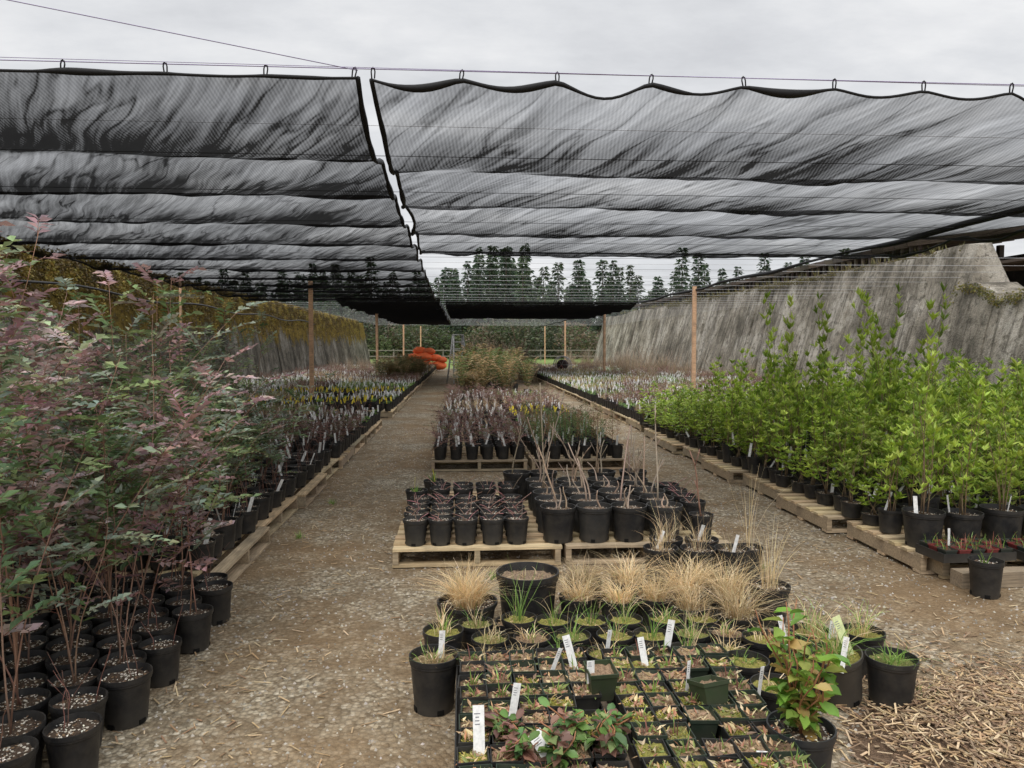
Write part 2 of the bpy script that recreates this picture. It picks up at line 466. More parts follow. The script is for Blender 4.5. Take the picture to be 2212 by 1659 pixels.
def wall(name,mat,xb,xt,y0,y1,zt,side,thick=.4,pw=1.25,rag=.03,off=.02,skew=0):
    b=MB(); y=y0; nv=14
    while y<y1-.01:
        yy=min(y+pw,y1); o=U(-off,off); nh=6; rz=U(-rag,rag)
        vs=[]
        for j in range(nv+1):
            for i in range(nh+1):
                t=j/nv; py=y+(yy-y)*i/nh
                z=t*(zt(py)+rz); edge=.03 if i in (0,nh) else 0
                x=xb+(xt-xb)*(z/4.0)
                x+=side*(edge+o)+.03*noise.noise(Vector((x,py*.9,z*.9)))
                vs.append((x,py+skew*z,z))
        b.add(vs,[(j*(nh+1)+i,j*(nh+1)+i+1,(j+1)*(nh+1)+i+1,(j+1)*(nh+1)+i) for j in range(nv) for i in range(nh)],(.3,.3,.3),0,True)
        top=vs[-(nh+1):]
        tv=[(a[0],a[1],a[2]) for a in top]+[(a[0]+side*thick,a[1],a[2]+.01) for a in top]+[(a[0]+side*thick,a[1],0) for a in top]
        k=nh+1
        b.add(tv,[(i,i+1,k+i+1,k+i) for i in range(nh)]+[(k+i,k+i+1,2*k+i+1,2*k+i) for i in range(nh)],(.3,.3,.3),0)
        for e in (0,nh):
            col=[vs[j*(nh+1)+e] for j in range(nv+1)]
            b.add(col+[(c_[0]+side*thick,c_[1],c_[2]) for c_ in col],[(j,j+1,nv+1+j+1,nv+1+j) for j in range(nv)],(.3,.3,.3),0)
        y=yy
    return obj(name,b.mesh(name,[mat]))
M_cl=concrete('mossy_concrete',1.0,(.19,.135,.035),1.15,1.6,.6,.4,.3)
M_cr=concrete('weathered_concrete',.85,(.14,.12,.045),4.0,1.8,1.0,.45,.38,.75)
wall('mossy_concrete_retaining_wall',M_cl,-7.5,-8.2,3,61,lambda y:3.4+.08*math.sin(y*.4)+.07*noise.noise(Vector((y*1.5,0,0))),-1,.5,1.25,.04)
wall('concrete_retaining_wall',M_cr,11.6,12.7,17.6,66,lambda y:4.05+.05*math.sin(y*.5)+.05*noise.noise(Vector((y*1.2,4,0))),1,.5,1.3,.05,.07,.12)
def lowz(y): return 2.72+.16*math.sin(y*2.1)+.16*noise.noise(Vector((y*2.5,0,0)))-max(0,(y-15.9))*1.6
wall('broken_concrete_wall',M_cr,10.4,11.3,6,16.9,lowz,1,.9,1.25,.05,.03)
b=MB()
b.add([(11.3,17.5,0),(14.2,17.3,0),(12.5,17.9,4.1),(13.0,17.8,4.12),(11.3,16.4,0),(14.2,16.4,0),(12.6,17.5,4.05),(12.95,17.5,4.1)],
      [(0,1,3,2),(4,6,7,5),(0,2,6,4),(1,5,7,3),(2,3,7,6)],(.3,.3,.3),0)
obj('concrete_buttress',b.mesh('buttress',[M_cr]))
b=MB()
def mosstuft(x,y,z,k,s=1,side=1):
    for q in range(3):
        b.leaf(Vector((x+U(-.03,.05),y+U(-.07,.07),z+U(-.07,.07))),Vector((side*U(.2,1),U(-1,1),U(-1.4,.2))),rdir(),U(.03,.08)*s,U(.03,.06)*s,jit(k,.35))
for i in range(15000):
    y=8+50*U(0,1)**1.5; nz=noise.noise(Vector((y*.35,3,1)))*.5+noise.noise(Vector((y*1.3,3,1)))*.3
    z=3.46-abs(R.gauss(0,.42+.6*max(0,nz+.2)))
    if z<1.5: continue
    kk=noise.noise(Vector((y*1.7,z*2.5,7)))
    k=R.choice([(.27,.2,.045),(.36,.28,.07)] if kk>.08 else [(.15,.105,.03),(.09,.065,.025),(.2,.145,.04)])
    mosstuft(-7.5-.7*z/4+.03,y,z,k)
obj('wall_moss',b.mesh('wall_moss'))
b=MB()
for i in range(1100):
    y=U(6.3,16); z=lowz(y)+U(-.12,.04); mosstuft(10.4+.9*z/4-.02,y,z,R.choice([(.2,.19,.045),(.12,.12,.03),(.3,.25,.07)]),.8,-1)
for i in range(1800):
    y=U(17.6,45); z=4.06-abs(R.gauss(0,.09)); mosstuft(11.6+1.1*z/4-.02,y+.45,z,R.choice([(.17,.145,.04),(.12,.1,.03)]),.8,-1)
for i in range(160):
    y=U(17.6,60); g=Vector((11.6+1.1+.25,y+.4,4.08))
    for q in range(5): b.leaf(g,Vector((U(-.6,.2),U(-.5,.5),1)),rdir(),U(.08,.35),.02,jit((.3,.27,.12),.3))
obj('wall_weeds',b.mesh('wall_weeds'))
b=MB()
pts=[(-7.75,y,2.72+.06*math.sin(y*.9)) for y in [10+i*.8 for i in range(38)]]
b.tube(pts,.025,6,(.01,.01,.012),POT)
obj('irrigation_hose',b.mesh('hose'))

bp=empty('pole_barn')
DW=(.09,.075,.06)
b=MB()
x0,x1,y0,y1=13.3,20,21,56
z0,z1=4.62,5.5
sl=math.atan2(z1-z0,x1-x0)
E=Euler((0,-sl,0)).to_matrix()
b.box(((x0+x1)/2,(y0+y1)/2,(z0+z1)/2+.05),(math.hypot(x1-x0,z1-z0),y1-y0,.04),(.1,.09,.08),WOOD,E)
y=y0
while y<y1:
    b.box(((x0+x1)/2-.15,y,(z0+z1)/2-.06),(math.hypot(x1-x0,z1-z0)+.4,.06,.16),jit(DW,.3),WOOD,E); y+=.62
obj('roof',b.mesh('roof'),parent=bp)
b=MB()
y=y0+.3
while y<y1:
    b.box((13.55,y,4.3),(.08,.08,.6),jit((.2,.17,.14),.4),WOOD); y+=.45
y=y0+.5
while y<y1:
    b.box((13.9,y,2.2),(.18,.18,4.4),DW,WOOD); b.box((19.5,y,2.6),(.18,.18,5.2),DW,WOOD); y+=4.4
b.box((13.5,(y0+y1)/2,4.16),(.06,y1-y0,.16),(.3,.25,.2),WOOD)
b.box((19.8,(y0+y1)/2,2.4),(.1,y1-y0,4.8),(.05,.045,.04),WOOD)
obj('posts_and_rails',b.mesh('posts'),parent=bp)
bp2=empty('shed')
b=MB()
b.box((17.2,17.5,4.05),(5,6,.08),(.13,.1,.08),WOOD,Euler((0,-.08,0)).to_matrix())
for yy in (15,17.5,20): b.box((17.2,yy,3.9),(5,.08,.18),(.07,.05,.04),WOOD,Euler((0,-.08,0)).to_matrix())
for xx,yy in ((15,15),(19.3,15),(15,20),(19.3,20)): b.box((xx,yy,1.9),(.16,.16,3.8),(.08,.06,.05),WOOD)
obj('roof_and_posts',b.mesh('shed'),parent=bp2)

def post(x,y,h=3.2,w=.1,col=(.66,.41,.25)):
    b=MB(); b.box((0,0,h/2),(w,w,h),col,WOOD,Euler((0,U(-.008,.008),U(-.1,.1))).to_matrix())
    b.box((0,0,h+.012),(w*.5,w*.5,.03),(.1,.1,.1),MATTE)
    for zz in (h-.12,h-.3): b.tube([(-w*.7,0,zz),(w*.7,0,zz)],.008,6,(.3,.3,.3),METAL)
    obj('wooden_post',b.mesh('post'),(x,y,0))
for x,y in ((-3.85,19.2),(-3.65,32),(-3.95,50),(-3.6,64),(6.4,20.2),(6.45,33.5),(6.8,49),(7.0,63)): post(x,y)
post(-7.0,19,3.2,.05)
# ---------------------------------------------------------------- shade cloth
def clothmat(name,cov,wk=1.0,sl=.38):
    m,nt=newmat(name); tc=nt.nodes.new('ShaderNodeUVMap'); tc.uv_map='UVMap'; uv=tc.outputs[0]
    t2=nt.nodes.new('ShaderNodeUVMap'); t2.uv_map='SagShade'
    s2=nt.nodes.new('ShaderNodeSeparateXYZ'); L(nt,t2.outputs[0],s2.inputs[0])
    w=nd(nt,'ShaderNodeTexWave',Scale=13.0,Distortion=.5,Detail=1.0); w.inputs['Detail Scale'].default_value=.6
    L(nt,mapping(nt,uv,(1,.35,1),(0,0,.3)),w.inputs['Vector'])
    n0=nd(nt,'ShaderNodeTexNoise',Scale=.7,Detail=2.0); L(nt,uv,n0.inputs['Vector'])
    wv=mixc(nt,.25,uv,n0.outputs['Color'])
    wr=noise_n(nt,mapping(nt,mapping(nt,wv,(1,1,1),(0,0,.75)),(.45,3.4,1)),1.5,7,.62)  # wrinkle and crease shading is painted into the coverage from here
    w2=noise_n(nt,mapping(nt,mapping(nt,wv,(1,1,1),(0,0,1.0)),(.35,5.5,1)),4.6,6,.65)
    w3=noise_n(nt,uv,.6,3,.5)
    cr=math_n(nt,'ABSOLUTE',math_n(nt,'SUBTRACT',noise_n(nt,mapping(nt,mapping(nt,wv,(1,1,1),(0,0,.9)),(.4,2.6,1)),1.8,3,.5),.5))
    crm=ramp(nt,cr,[(0,1),(.025,0)])
    f=math_n(nt,'ADD',cov,math_n(nt,'MULTIPLY',math_n(nt,'SUBTRACT',w.outputs['Fac'],.5),.1))
    f=math_n(nt,'ADD',f,math_n(nt,'MULTIPLY',math_n(nt,'SUBTRACT',wr,.5),.8*wk))
    f=math_n(nt,'ADD',f,math_n(nt,'MULTIPLY',math_n(nt,'SUBTRACT',w2,.5),.9*wk))
    f=math_n(nt,'ADD',f,math_n(nt,'MULTIPLY',math_n(nt,'SUBTRACT',w3,.5),.35))
    f=math_n(nt,'ADD',f,math_n(nt,'MULTIPLY',crm,.2*wk))
    f=math_n(nt,'ADD',f,math_n(nt,'MULTIPLY',s2.outputs[0],sl))  # painted darkening around the sag lows, on top of the bunching
    mr=nt.nodes.new('ShaderNodeMapRange'); L(nt,f,mr.inputs[0])
    n=nt.nodes.new('ShaderNodeMath'); n.operation='MINIMUM'; L(nt,mr.outputs[0],n.inputs[0]); n.inputs[1].default_value=.975
    d=nt.nodes.new('ShaderNodeBsdfDiffuse'); d.inputs[0].default_value=(.022,.022,.025,1)
    t=nt.nodes.new('ShaderNodeBsdfTransparent')
    x=nt.nodes.new('ShaderNodeMixShader'); L(nt,n.outputs[0],x.inputs[0]); L(nt,t.outputs[0],x.inputs[1]); L(nt,d.outputs[0],x.inputs[2])
    o=nt.nodes.new('ShaderNodeOutputMaterial'); L(nt,x.outputs[0],o.inputs[0])
    return m
CL_L=clothmat('shade_cloth_dense',.68,.8,.3); CL_R=clothmat('shade_cloth',.45); CL_D=clothmat('shade_cloth_dark',.85,.5)
CAB=[4.57,6.1,7.5,9.3,11.1]+[11.1+1.85*i for i in range(1,21)]
ZC=3.2
TL=.62
def cz(x,y,zl,seed,cabs,zc2,scal):
    for k,(a,b_) in enumerate(zip(cabs[:-1],cabs[1:])):
        if y<=b_+1e-6:
            t=(y-a)/(b_-a); break
    else: t=1
    t=max(0,min(1,t))
    tl=TL+.08*noise.noise(Vector((x*.5,a+seed,9)))
    low=zl+.05*noise.noise(Vector((x*.45,a*3+seed,0)))+.02*noise.noise(Vector((x*1.7,a+seed,3)))
    ca=ZC if (k==0 and cabs[0]<5) else zc2
    if t<tl: q=(1-t/tl); z=low+(ca-low)*q**1.35
    else:
        q=(t-tl)/(1-tl); z=low+(zc2-low)*q*q*(3-2*q)*.9
    sag_shade=math.exp(-((t-tl)/.2)**2) if t>tl-.0 else math.exp(-((t-tl)/.33)**2)  # grazing-angle darkening near each low point, plus bunched cloth, stored as coverage
    env=min(1,4*t*(1-t)+.1)
    z+=.03*noise.noise(Vector((x*2.2+y*2.4,y*1.0-x*.4,seed)))*env+.02*noise.noise(Vector((x*5+y*5,y*1.5,seed)))*env
    if y<cabs[0]+.5 and cabs[0]<5:
        k_=abs(math.sin(math.pi*x/.58))**1.3
        am=scal*(.35+1.3*abs(noise.noise(Vector((math.floor(x/.58)*3.3+.5,seed,1.5)))))
        z-=(.025+am*k_)*(1-(y-cabs[0])/.5)
    return z,sag_shade
def clothpanel(name,mat,x0,x1,cabs,zl,zc2,seed,scal,nx=None,edgefn=None):
    nx=nx or int((x1-x0)/.05)
    ysl=[]
    for a,b_ in zip(cabs[:-1],cabs[1:]):
        k=18
        ysl+=[a+(b_-a)*i/k for i in range(k)]
    ysl.append(cabs[-1])
    vs=[];uv=[];sl=[]
    for y in ysl:
        for i in range(nx+1):
            t=i/nx
            xa=x0+(edgefn(y,0) if edgefn else 0); xb=x1+(edgefn(y,1) if edgefn else 0)
            x=xa+(xb-xa)*t
            z,s_=cz(x,y,zl,seed,cabs,zc2,scal)
            vs.append((x,y,z)); uv.append((x,y)); sl.append((s_,0))
    w=nx+1
    fs=[(j*w+i,j*w+i+1,(j+1)*w+i+1,(j+1)*w+i) for j in range(len(ysl)-1) for i in range(nx)]
    me=bpy.data.meshes.new(name); me.from_pydata(vs,[],fs); me.materials.append(mat)
    me.polygons.foreach_set('use_smooth',[True]*len(fs))
    idx=np.zeros(len(me.loops),dtype=np.int32); me.loops.foreach_get('vertex_index',idx)
    ul=me.uv_layers.new(name='UVMap'); ul.data.foreach_set('uv',np.array(uv,dtype=np.float32)[idx].ravel())
    ul=me.uv_layers.new(name='SagShade'); ul.data.foreach_set('uv',np.array(sl,dtype=np.float32)[idx].ravel())
    o=obj(name,me)
    hem=MB()
    hc=(.008,.008,.009)
    fr=vs[:w]
    hem.tube(fr,[.009+.03*max(0,noise.noise(Vector((p[0]*2.2,seed,0)))) for p in fr],6,hc,MATTE)
    hem.tube(vs[-w:],.012,5,hc,MATTE)
    for e in (0,nx):
        hem.tube([vs[j*w+e] for j in range(len(ysl))],[.014+.02*abs(noise.noise(Vector((seed,j*.3,e)))) for j in range(len(ysl))],6,hc,MATTE)
    obj('hem',hem.mesh('hem'),parent=o)
    return o
def ef_l(y,s): return (.035*noise.noise(Vector((y*1.1,2,0)))-.012*(y-4.57)) if s==1 else .15*noise.noise(Vector((y*.6,5,0)))
def ef_r(y,s):
    if s==1: return 0
    return (.05*noise.noise(Vector((y*1.3,9,0)))+.035)*min(1,(y-4.57)*2)-.012*(y-4.57)
def ef_d(y,s): return .04*noise.noise(Vector((y*1.1,2,0))) if s==1 else .15*noise.noise(Vector((y*.6,5,0)))
clothpanel('shade_cloth_canopy',CL_L,-6.6,-.62,CAB[:12],2.95,3.06,1.3,.01,edgefn=ef_l)
clothpanel('shade_cloth_canopy',CL_R,-.54,6.4,CAB[:5],2.85,2.97,7.7,.1,edgefn=ef_r)
clothpanel('shade_cloth_canopy',CL_D,-4.0,-.76,CAB[11:25],2.88,3.1,4.1,.0,nx=40,edgefn=ef_d)
clothpanel('shade_cloth_canopy',CL_D,-.6,6.4,[27+1.9*i for i in range(7)],2.92,3.15,3.1,.0,nx=60)
PC=(.34,.29,.45)
def cable(pts,r,col=PC):
    b=MB(); b.tube(pts,r,4,col); obj('support_cable',b.mesh('cable'))
cable([(-12,CAB[0],ZC+.03),(14,CAB[0],ZC+.03)],.0032)
cable([(-12,CAB[0]-.06,ZC+.06),(14,CAB[0]+.05,ZC-.0)],.002)
cable([(-12,5.2,ZC-.12),(14,5.2,ZC-.12)],.0024,(.7,.7,.72))
cable([(-.62,CAB[0],ZC+.02),(-2.5,4.0,3.36),(-4.6,3.4,3.56)],.0028)
wp=empty('overhead_wires')
b=MB()
for y in CAB[1:]:
    b.tube([(-7,y,ZC-.1),(6.6,y,ZC-.1)],.003,4,(.15,.15,.16))
y=13.2
while y<60:
    b.tube([(-7,y,ZC),(3,y,ZC-.03),(11.9,y,ZC)],.0032,4,(.6,.6,.62)); y+=1.3
obj('wires',b.mesh('wires'),parent=wp)
b=MB()
b.tube([(6.42+.03*math.sin(k*1.3),4.6+k*1.5,ZC-.08-.03*math.sin(k*2)) for k in range(38)],[.035*U(.6,1.3) for _ in range(38)],6,(.01,.01,.012))
obj('side_rolled_cloth',b.mesh('rolled'),parent=wp)
def clip():
    b=MB()
    for dx in (-.008,.008):
        b.tube([(dx,0,-.04),(dx*1.4,0,0),(dx,0,.016)],.0045,5,(.01,.01,.01))
    b.tube([(-.009,0,.016),(0,0,.024),(.009,0,.016)],.006,5,(.01,.01,.01))
    return b.mesh('clip')
cm=clip()
for k in range(-10,11):
    x=k*.58
    obj('cable_clip',cm,(x if abs(x+.58)>.05 else -.64,CAB[0],ZC+.015),U(-.3,.3),1,None,0,U(-.2,.2))
obj('cable_clip',cm,(-.53,CAB[0],ZC+.015))

# ---------------------------------------------------------------- forest
def conifer(H,Rr):
    b=MB(); b.tube([(0,0,0),(0,0,H*.6),(0,0,H*.98)],[H*.014,H*.008,.02],6,(.09,.065,.045))
    lv=int(H*3.6); c0=R.choice([(.06,.095,.05),(.08,.115,.06),(.05,.085,.048)])
    for i in range(lv):
        t=.05+.95*i/lv; z=H*t+U(-.15,.15)
        rad=Rr*(1-t)**.8*U(.65,1.15)+.22
        for k in range(R.randint(5,8)):
            a=U(0,6.28); rr=rad*U(.4,1.15); d=Vector((math.cos(a),math.sin(a),-.35))
            m=max(2,int(rr/.42))
            for q in range(m):
                s=(q+.5)/m
                p=Vector((math.cos(a)*rr*s,math.sin(a)*rr*s,z-rr*.35*s*s+U(-.15,.15)))
                b.leaf(p,d+rdir()*.7,(Vector((0,0,1))+rdir()*1.1).normalized(),U(.4,.85),U(.22,.45),jit(c0,.5))
    return b.mesh('conifer')
def bush(H,cols,n=800):
    b=MB()
    for k in range(9):
        p0=Vector((U(-.3,.3),U(-.3,.3),0)); e=Vector((U(-.6,.6)*H*.6,U(-.6,.6)*H*.6,H*U(.6,1)))
        b.tube([p0,p0.lerp(e,.5)+Vector((0,0,.2)),e],[.05,.03,.01],4,(.16,.12,.08))
    for i in range(n):
        a=U(0,6.28); r=H*.55*math.sqrt(U(0,1)); z=H*U(.02,1)*(1-.35*(r/(H*.5))**2)
        b.leaf(Vector((r*math.cos(a),r*math.sin(a),z)),rdir(.3),rdir(),U(.2,.5),U(.1,.25),jit(R.choice(cols),.35))
    return b.mesh('bush')
fp=empty('distant_conifer_forest')
con=[conifer(U(13,16),U(2.5,3.6)) for _ in range(8)]
for row,(yy,sp) in enumerate(((94,2.6),(100,2.2),(107,2.0),(115,2.0),(124,2.2))):
    x=-75
    while x<125:
        cl_h=.7+.3*noise.noise(Vector((x*.11,row*.3,0)))+.14*noise.noise(Vector((x*.5,row,0)))+(.1 if -5<x<16 else 0)-(.06 if x<-6 else 0)
        hh=cl_h*U(.75,1.1)*(1+row*.06)
        ww=hh*U(.85,1.2)
        obj('conifer',R.choice(con),(x+U(-1,1),yy+U(-3,3),0),U(0,6),(ww,ww,hh),fp,U(-.02,.02),U(-.02,.02))
        x+=sp*U(.4,1.4)
for x,y,s in ((30.5,102,1.12),(8,95,.93),(10.5,96,.9),(12.5,97,.95),(66,100,1.15),(71,98,1.05),(84,103,1.2),(62,103,1.0),(20,98,.85)):
    obj('conifer',R.choice(con),(x,y,0),U(0,6),(s,s,s),fp)
up=empty('distant_brush')
bu=[bush(3.6,[(.17,.13,.09),(.12,.11,.06),(.09,.12,.055)]),bush(3.4,[(.1,.14,.05),(.14,.17,.07)]),bush(4.2,[(.07,.09,.045),(.09,.1,.06)])]
for i in range(190):
    obj('bush',R.choice(bu),(U(-60,100),U(82,94),0),U(0,6),U(.8,1.5),up)
b=MB(); x=-12
while x<22:
    b.box((x,76,.6),(.12,.12,1.2),(.2,.18,.15),WOOD); x+=2.5
for z in (.45,1.05): b.box((5,76-.08,z),(34,.04,.1),(.22,.2,.17),WOOD)
obj('rail_fence',b.mesh('fence'))
b=MB(); AL=(.8,.81,.82)
H_=2.0
for sy in (-1,1):
    for sx_ in (-1,1):
        b.tube([(sx_*.33,sy*.5,0),(sx_*.2,sy*.05,H_)],.04,4,AL,MATTE)
for k in range(1,7):
    t=k/7; w=.33-.13*t
    b.box((0,-.5+.45*t,H_*t),(2*w,.09,.04),AL,MATTE)
    if k%2: b.box((0,.5-.45*t,H_*t),(2*w,.03,.03),AL,MATTE)
b.box((0,0,H_+.02),(.46,.22,.05),AL,MATTE)
obj('aluminium_stepladder',b.mesh('ladder'),(-.2,31,0),.3)
op=empty('orange_bag_stack')
for x,y,z,s in ((-2.8,45,.75,.45),(-2.2,45,.75,.5),(-1.6,45.2,.7,.4),(-2.5,45.3,1.15,.42),(-1.95,45.2,1.1,.4),(-1.2,45,.6,.35),(-3,45,.3,.5),(-2.2,45,.28,.55),(-1.4,45,.25,.5)):
    b=MB(); vs=[];n1,n2=14,10
    for j in range(n2+1):
        for i in range(n1):
            th=math.pi*j/n2; ph=2*math.pi*i/n1
            v=Vector((math.sin(th)*math.cos(ph),math.sin(th)*math.sin(ph)*.8,math.cos(th)*.55))
            v*=s*(1+.2*noise.noise(v*2.5+Vector((x*3,z,0)))); vs.append(v)
    b.add(vs,[(j*n1+i,j*n1+(i+1)%n1,(j+1)*n1+(i+1)%n1,(j+1)*n1+i) for j in range(n2) for i in range(n1)],jit((.8,.16,.05),.15),MATTE,True)
    obj('bag',b.mesh('bag'),(x-.1,y,z+.1),0,1,op)
b=MB()
for dx in (-.15,.15):
    for a0,a1 in [(k*math.pi/8,(k+1)*math.pi/8) for k in range(16)]:
        b.tube([(dx,.42*math.cos(a0),.6+.42*math.sin(a0)),(dx,.42*math.cos(a1),.6+.42*math.sin(a1))],.025,5,(.6,.6,.6),MATTE)
    for k in range(3):
        a=k*math.pi/3; b.tube([(dx,.42*math.cos(a),.6+.42*math.sin(a)),(dx,-.42*math.cos(a),.6-.42*math.sin(a))],.015,4,(.5,.5,.5),MATTE)
b.tube([(-.16,0,.6),(.16,0,.6)],.26,12,(.05,.03,.03),MATTE)
for dx in (-.2,.2):
    b.tube([(dx,-.35,0),(dx,0,.6),(dx,.35,0)],.02,4,(.4,.1,.08),MATTE)
obj('hose_reel',b.mesh('reel'),(5.0,37,0),1.1)

# ---------------------------------------------------------------- plant blocks
lp=empty('huckleberry_shrub_mass')
hk=[]
for i in range(12):
    pal=[PURP+GREEN[3:],PURP+GREEN[2:],GREEN+PURP[:3],GREEN+[PURP[2]]][i%4]
    b=pot(.1,.2,24); b.merge(huck(U(1.25,1.85),pal,R.randint(2,3),.17,1.1,.27,1.05),Matrix.Identity(4)); hk.append(b.mesh('huckleberry_potted'))
hk2=[]
for i in range(9):
    pal=[GREEN,GREEN+PURP[1:3],PURP+GREEN,GREEN][i%4]
    b=pot(.105,.22,20); b.merge(huck(U(.9,1.55),pal,R.randint(2,3),.18,1.0,.18),Matrix.Identity(4))
    if i%3: tag(b,.03,-.06,.2,WHITE,.15,.026)
    hk2.append(b.mesh('huckleberry_potted'))
barepot=[];tagpot=[]
for i in range(3):
    b=pot(.1,.2,28); b.merge(sticks(2,.3,.17,(.24,.12,.09),.002),Matrix.Identity(4)); barepot.append(b.mesh('nursery_pot_soil'))
for i in range(3):
    b=pot(.1,.21,22); b.merge(sticks(3,.5,.17,(.24,.12,.09),.002),Matrix.Identity(4)); tag(b,.02,-.05,.2,WHITE,.16,.028); tagpot.append(b.mesh('nursery_pot_soil'))
for j in range(12):
    for i in range(10):
        x=-1.42-i*.205-(.1 if j%2 else 0)-(.25 if j==0 else .1 if j==1 else 0)*.5+U(-.012,.012); y=2.36+j*.193+U(-.012,.012)
        if x<-.66*y-.55: continue
        if i==0: m=R.choice(barepot*2+hk[:2])
        elif i==1: m=R.choice(barepot+hk*2)
        else: m=R.choice(hk*4+barepot)
        obj('potted_huckleberry',m,(x,y,0),U(0,6),U(.93,1.05),lp,U(-.03,.03),U(-.03,.03))
pal_m=[pallet(1.2,1.0).mesh('pallet') for _ in range(5)]
def putpallet(x,y,rz=0,z=0): obj('wooden_pallet',R.choice(pal_m),(x,y,z),rz+U(-.015,.015))
for k in range(4):
    for c_ in range(3):
        putpallet(-2.03-c_*1.08+(.0 if k%2==0 else -.06),5.34+k*1.23,math.pi/2)
for j in range(20):
    for i in range(19):
        x=-1.7-i*.225+U(-.015,.015)-.03*(j%2); y=4.87+j*.228+U(-.015,.015)
        if x<-.64*y-.6: continue
        if i==0 and U(0,1)<(.45 if j<8 else .85): m=R.choice(barepot+tagpot)
        elif j>12 and i<5: m=R.choice(barepot+tagpot*2)
        elif U(0,1)<.22: m=R.choice(barepot+tagpot)
        else: m=R.choice(hk2)
        s=U(.85,1.15)
        if i<2: s*=.8
        obj('potted_huckleberry',m,(x,y,.14),U(0,6),(1,1,s),lp,U(-.02,.02),U(-.02,.02))
CLU={}
def getc(key,*a,**k):
    if key not in CLU: CLU[key]=[cluster(*a,**k).mesh('pallet_of_pots') for _ in range(2)]
    return R.choice(CLU[key])
def cl(key):
    return {'tags':lambda:getc('tags',['green','twig'],.35,.9),
     'red':lambda:getc('red',['red','red','twig'],.7,.6),
     'rt':lambda:getc('rt',['red','twig','twig','green'],.85,.6),
     'green':lambda:getc('green',['green','green','grass'],.9,.6),
     'grass':lambda:getc('grass',['grass','straw'],.9,.5),
     'yellow':lambda:getc('yellow',['green'],.25,.8,(.75,.6,.05)),
     'straw':lambda:getc('straw',['straw','twig'],.9,.4),
     'conif':lambda:getc('conif',['conif'],1.0,.6)}[key]()
def cobj(key,x,y): obj('pallet_of_potted_plants',cl(key),(x+U(-.02,.02),y,0),R.choice([0,math.pi])+U(-.02,.02))
y=10.1; row=0
while y<46:
    for c_ in range(5):
        x=-2.15-c_*1.22
        if x<-7.1: continue
        key=R.choice(['tags','tags','tags','green','straw','red'])
        if row in (5,8) and c_ in (0,1,2): key='yellow'
        if row<3 : key=R.choice(['tags','tags','tags','red'])
        if row in (4,7,11) : key='green' if c_ else 'tags'
        if U(0,1)<.06: continue
        cobj(key,x,y)
    y+=1.24+(.5 if row%5==4 else 0); row+=1
y=9.83; row=0
while y<19.5:
    for c_ in range(2):
        x=.2+c_*1.25
        key=[('red','conif'),('rt','conif'),('red','rt'),('tags','yellow'),('straw','red'),('rt','straw'),('tags','red'),('red','green')][row%8][c_]
        cobj(key,x,y)
    y+=1.24+(.25 if row%3==2 else 0); row+=1
fe=[]
for i in range(5):
    b=pot(.11,.22,14); b.merge(fern(R.randint(9,14),U(.7,1.05),[(.2,.23,.08),(.34,.26,.13),(.15,.2,.07),(.42,.31,.17)][i%3:],0),T(0,0,.2)); fe.append(b.mesh('fern'))
fpn=empty('fern_mass')
for i in range(75):
    obj('potted_fern',R.choice(fe),(U(-.1,1.8),U(20,29),.1),U(0,6),(.85,.85,U(.6,1.5)),fpn)
for i in range(50):
    obj('potted_fern',R.choice(fe),(U(-3.2,-1.6),U(27,35),.1),U(0,6),U(.6,1.1),fpn)
br=[]
for i in range(3):
    b=sticks(16,1.9,.1,(.33,.25,.18),.008); b.merge(grass(60,1.3,[(.38,.26,.16),(.45,.34,.21),(.27,.25,.12)],.25,.5,.012,.1),Matrix.Identity(4)); br.append(b.mesh('brush'))
bpn=empty('bare_shrub_mass')
for i in range(70):
    obj('bare_shrub',R.choice(br),(U(.3,3.0),U(31,46),0),U(0,6),U(.7,1.2),bpn)
for i in range(70):
    obj('bare_shrub',R.choice(br),(U(6,11),U(26,50),.1),U(0,6),U(.4,.8),bpn)
for i in range(40):
    obj('bare_shrub',R.choice(br),(U(-6.8,-4),U(36,50),.1),U(0,6),U(.3,.6),bpn)
rp=empty('green_shrub_mass')
og=[]
for i in range(9):
    b=pot(.095,.19,18); b.merge(oso(U(.7,1.15),R.randint(3,5),.16),Matrix.Identity(4))
    if i%3: tag(b,-.05,-.05,.17,WHITE,.17,.028)
    og.append(b.mesh('green_shrub_potted'))
ogb=[]
for i in range(3):
    b=pot(.15,.27,24); b.merge(oso(U(1.0,1.2),5,.24),Matrix.Identity(4))
    tag(b,-.05,-.1,.25,WHITE,.15,.028); ogb.append(b.mesh('green_shrub_potted'))
for k in range(7):
    for c_ in range(3):
        putpallet(3.75+c_*1.25-(.1 if k%2 else 0),5.33+k*1.14,0)
for j in range(30):
    for i in range(23):
        y=5.42+j*.268+U(-.03,.03); x=3.28+i*.262+U(-.03,.03)+.02*(j%2)
        if x>.8*y+.6 or x>9.6: continue
        s=U(.6,1.1)
        if y<7.5 and x>3.9: s*=.85
        if U(0,1)<.05: s*=1.4
        if x<5 and 7<y<9.6 and U(0,1)<.22: s=U(1.4,1.8)
        if y>11: s*=.6
        if i<1: s*=.7
        obj('potted_green_shrub',R.choice(og),(x,y,.14),U(0,6),(1,1,s),rp,U(-.06,.06),U(-.06,.06))
for i in range(5):
    obj('potted_green_shrub',ogb[i%3],(3.3+i*.31,5.06+.02*i,.14),U(0,6),U(.85,1.0),rp)
y=13.9; row=0
while y<46:
    for c_ in range(6):
        x=3.85+c_*1.22
        if x>10.8: continue
        key=R.choice(['green','grass','tags','straw','red','green'])
        cobj(key,x,y)
    y+=1.24+(.4 if row%4==3 else 0); row+=1

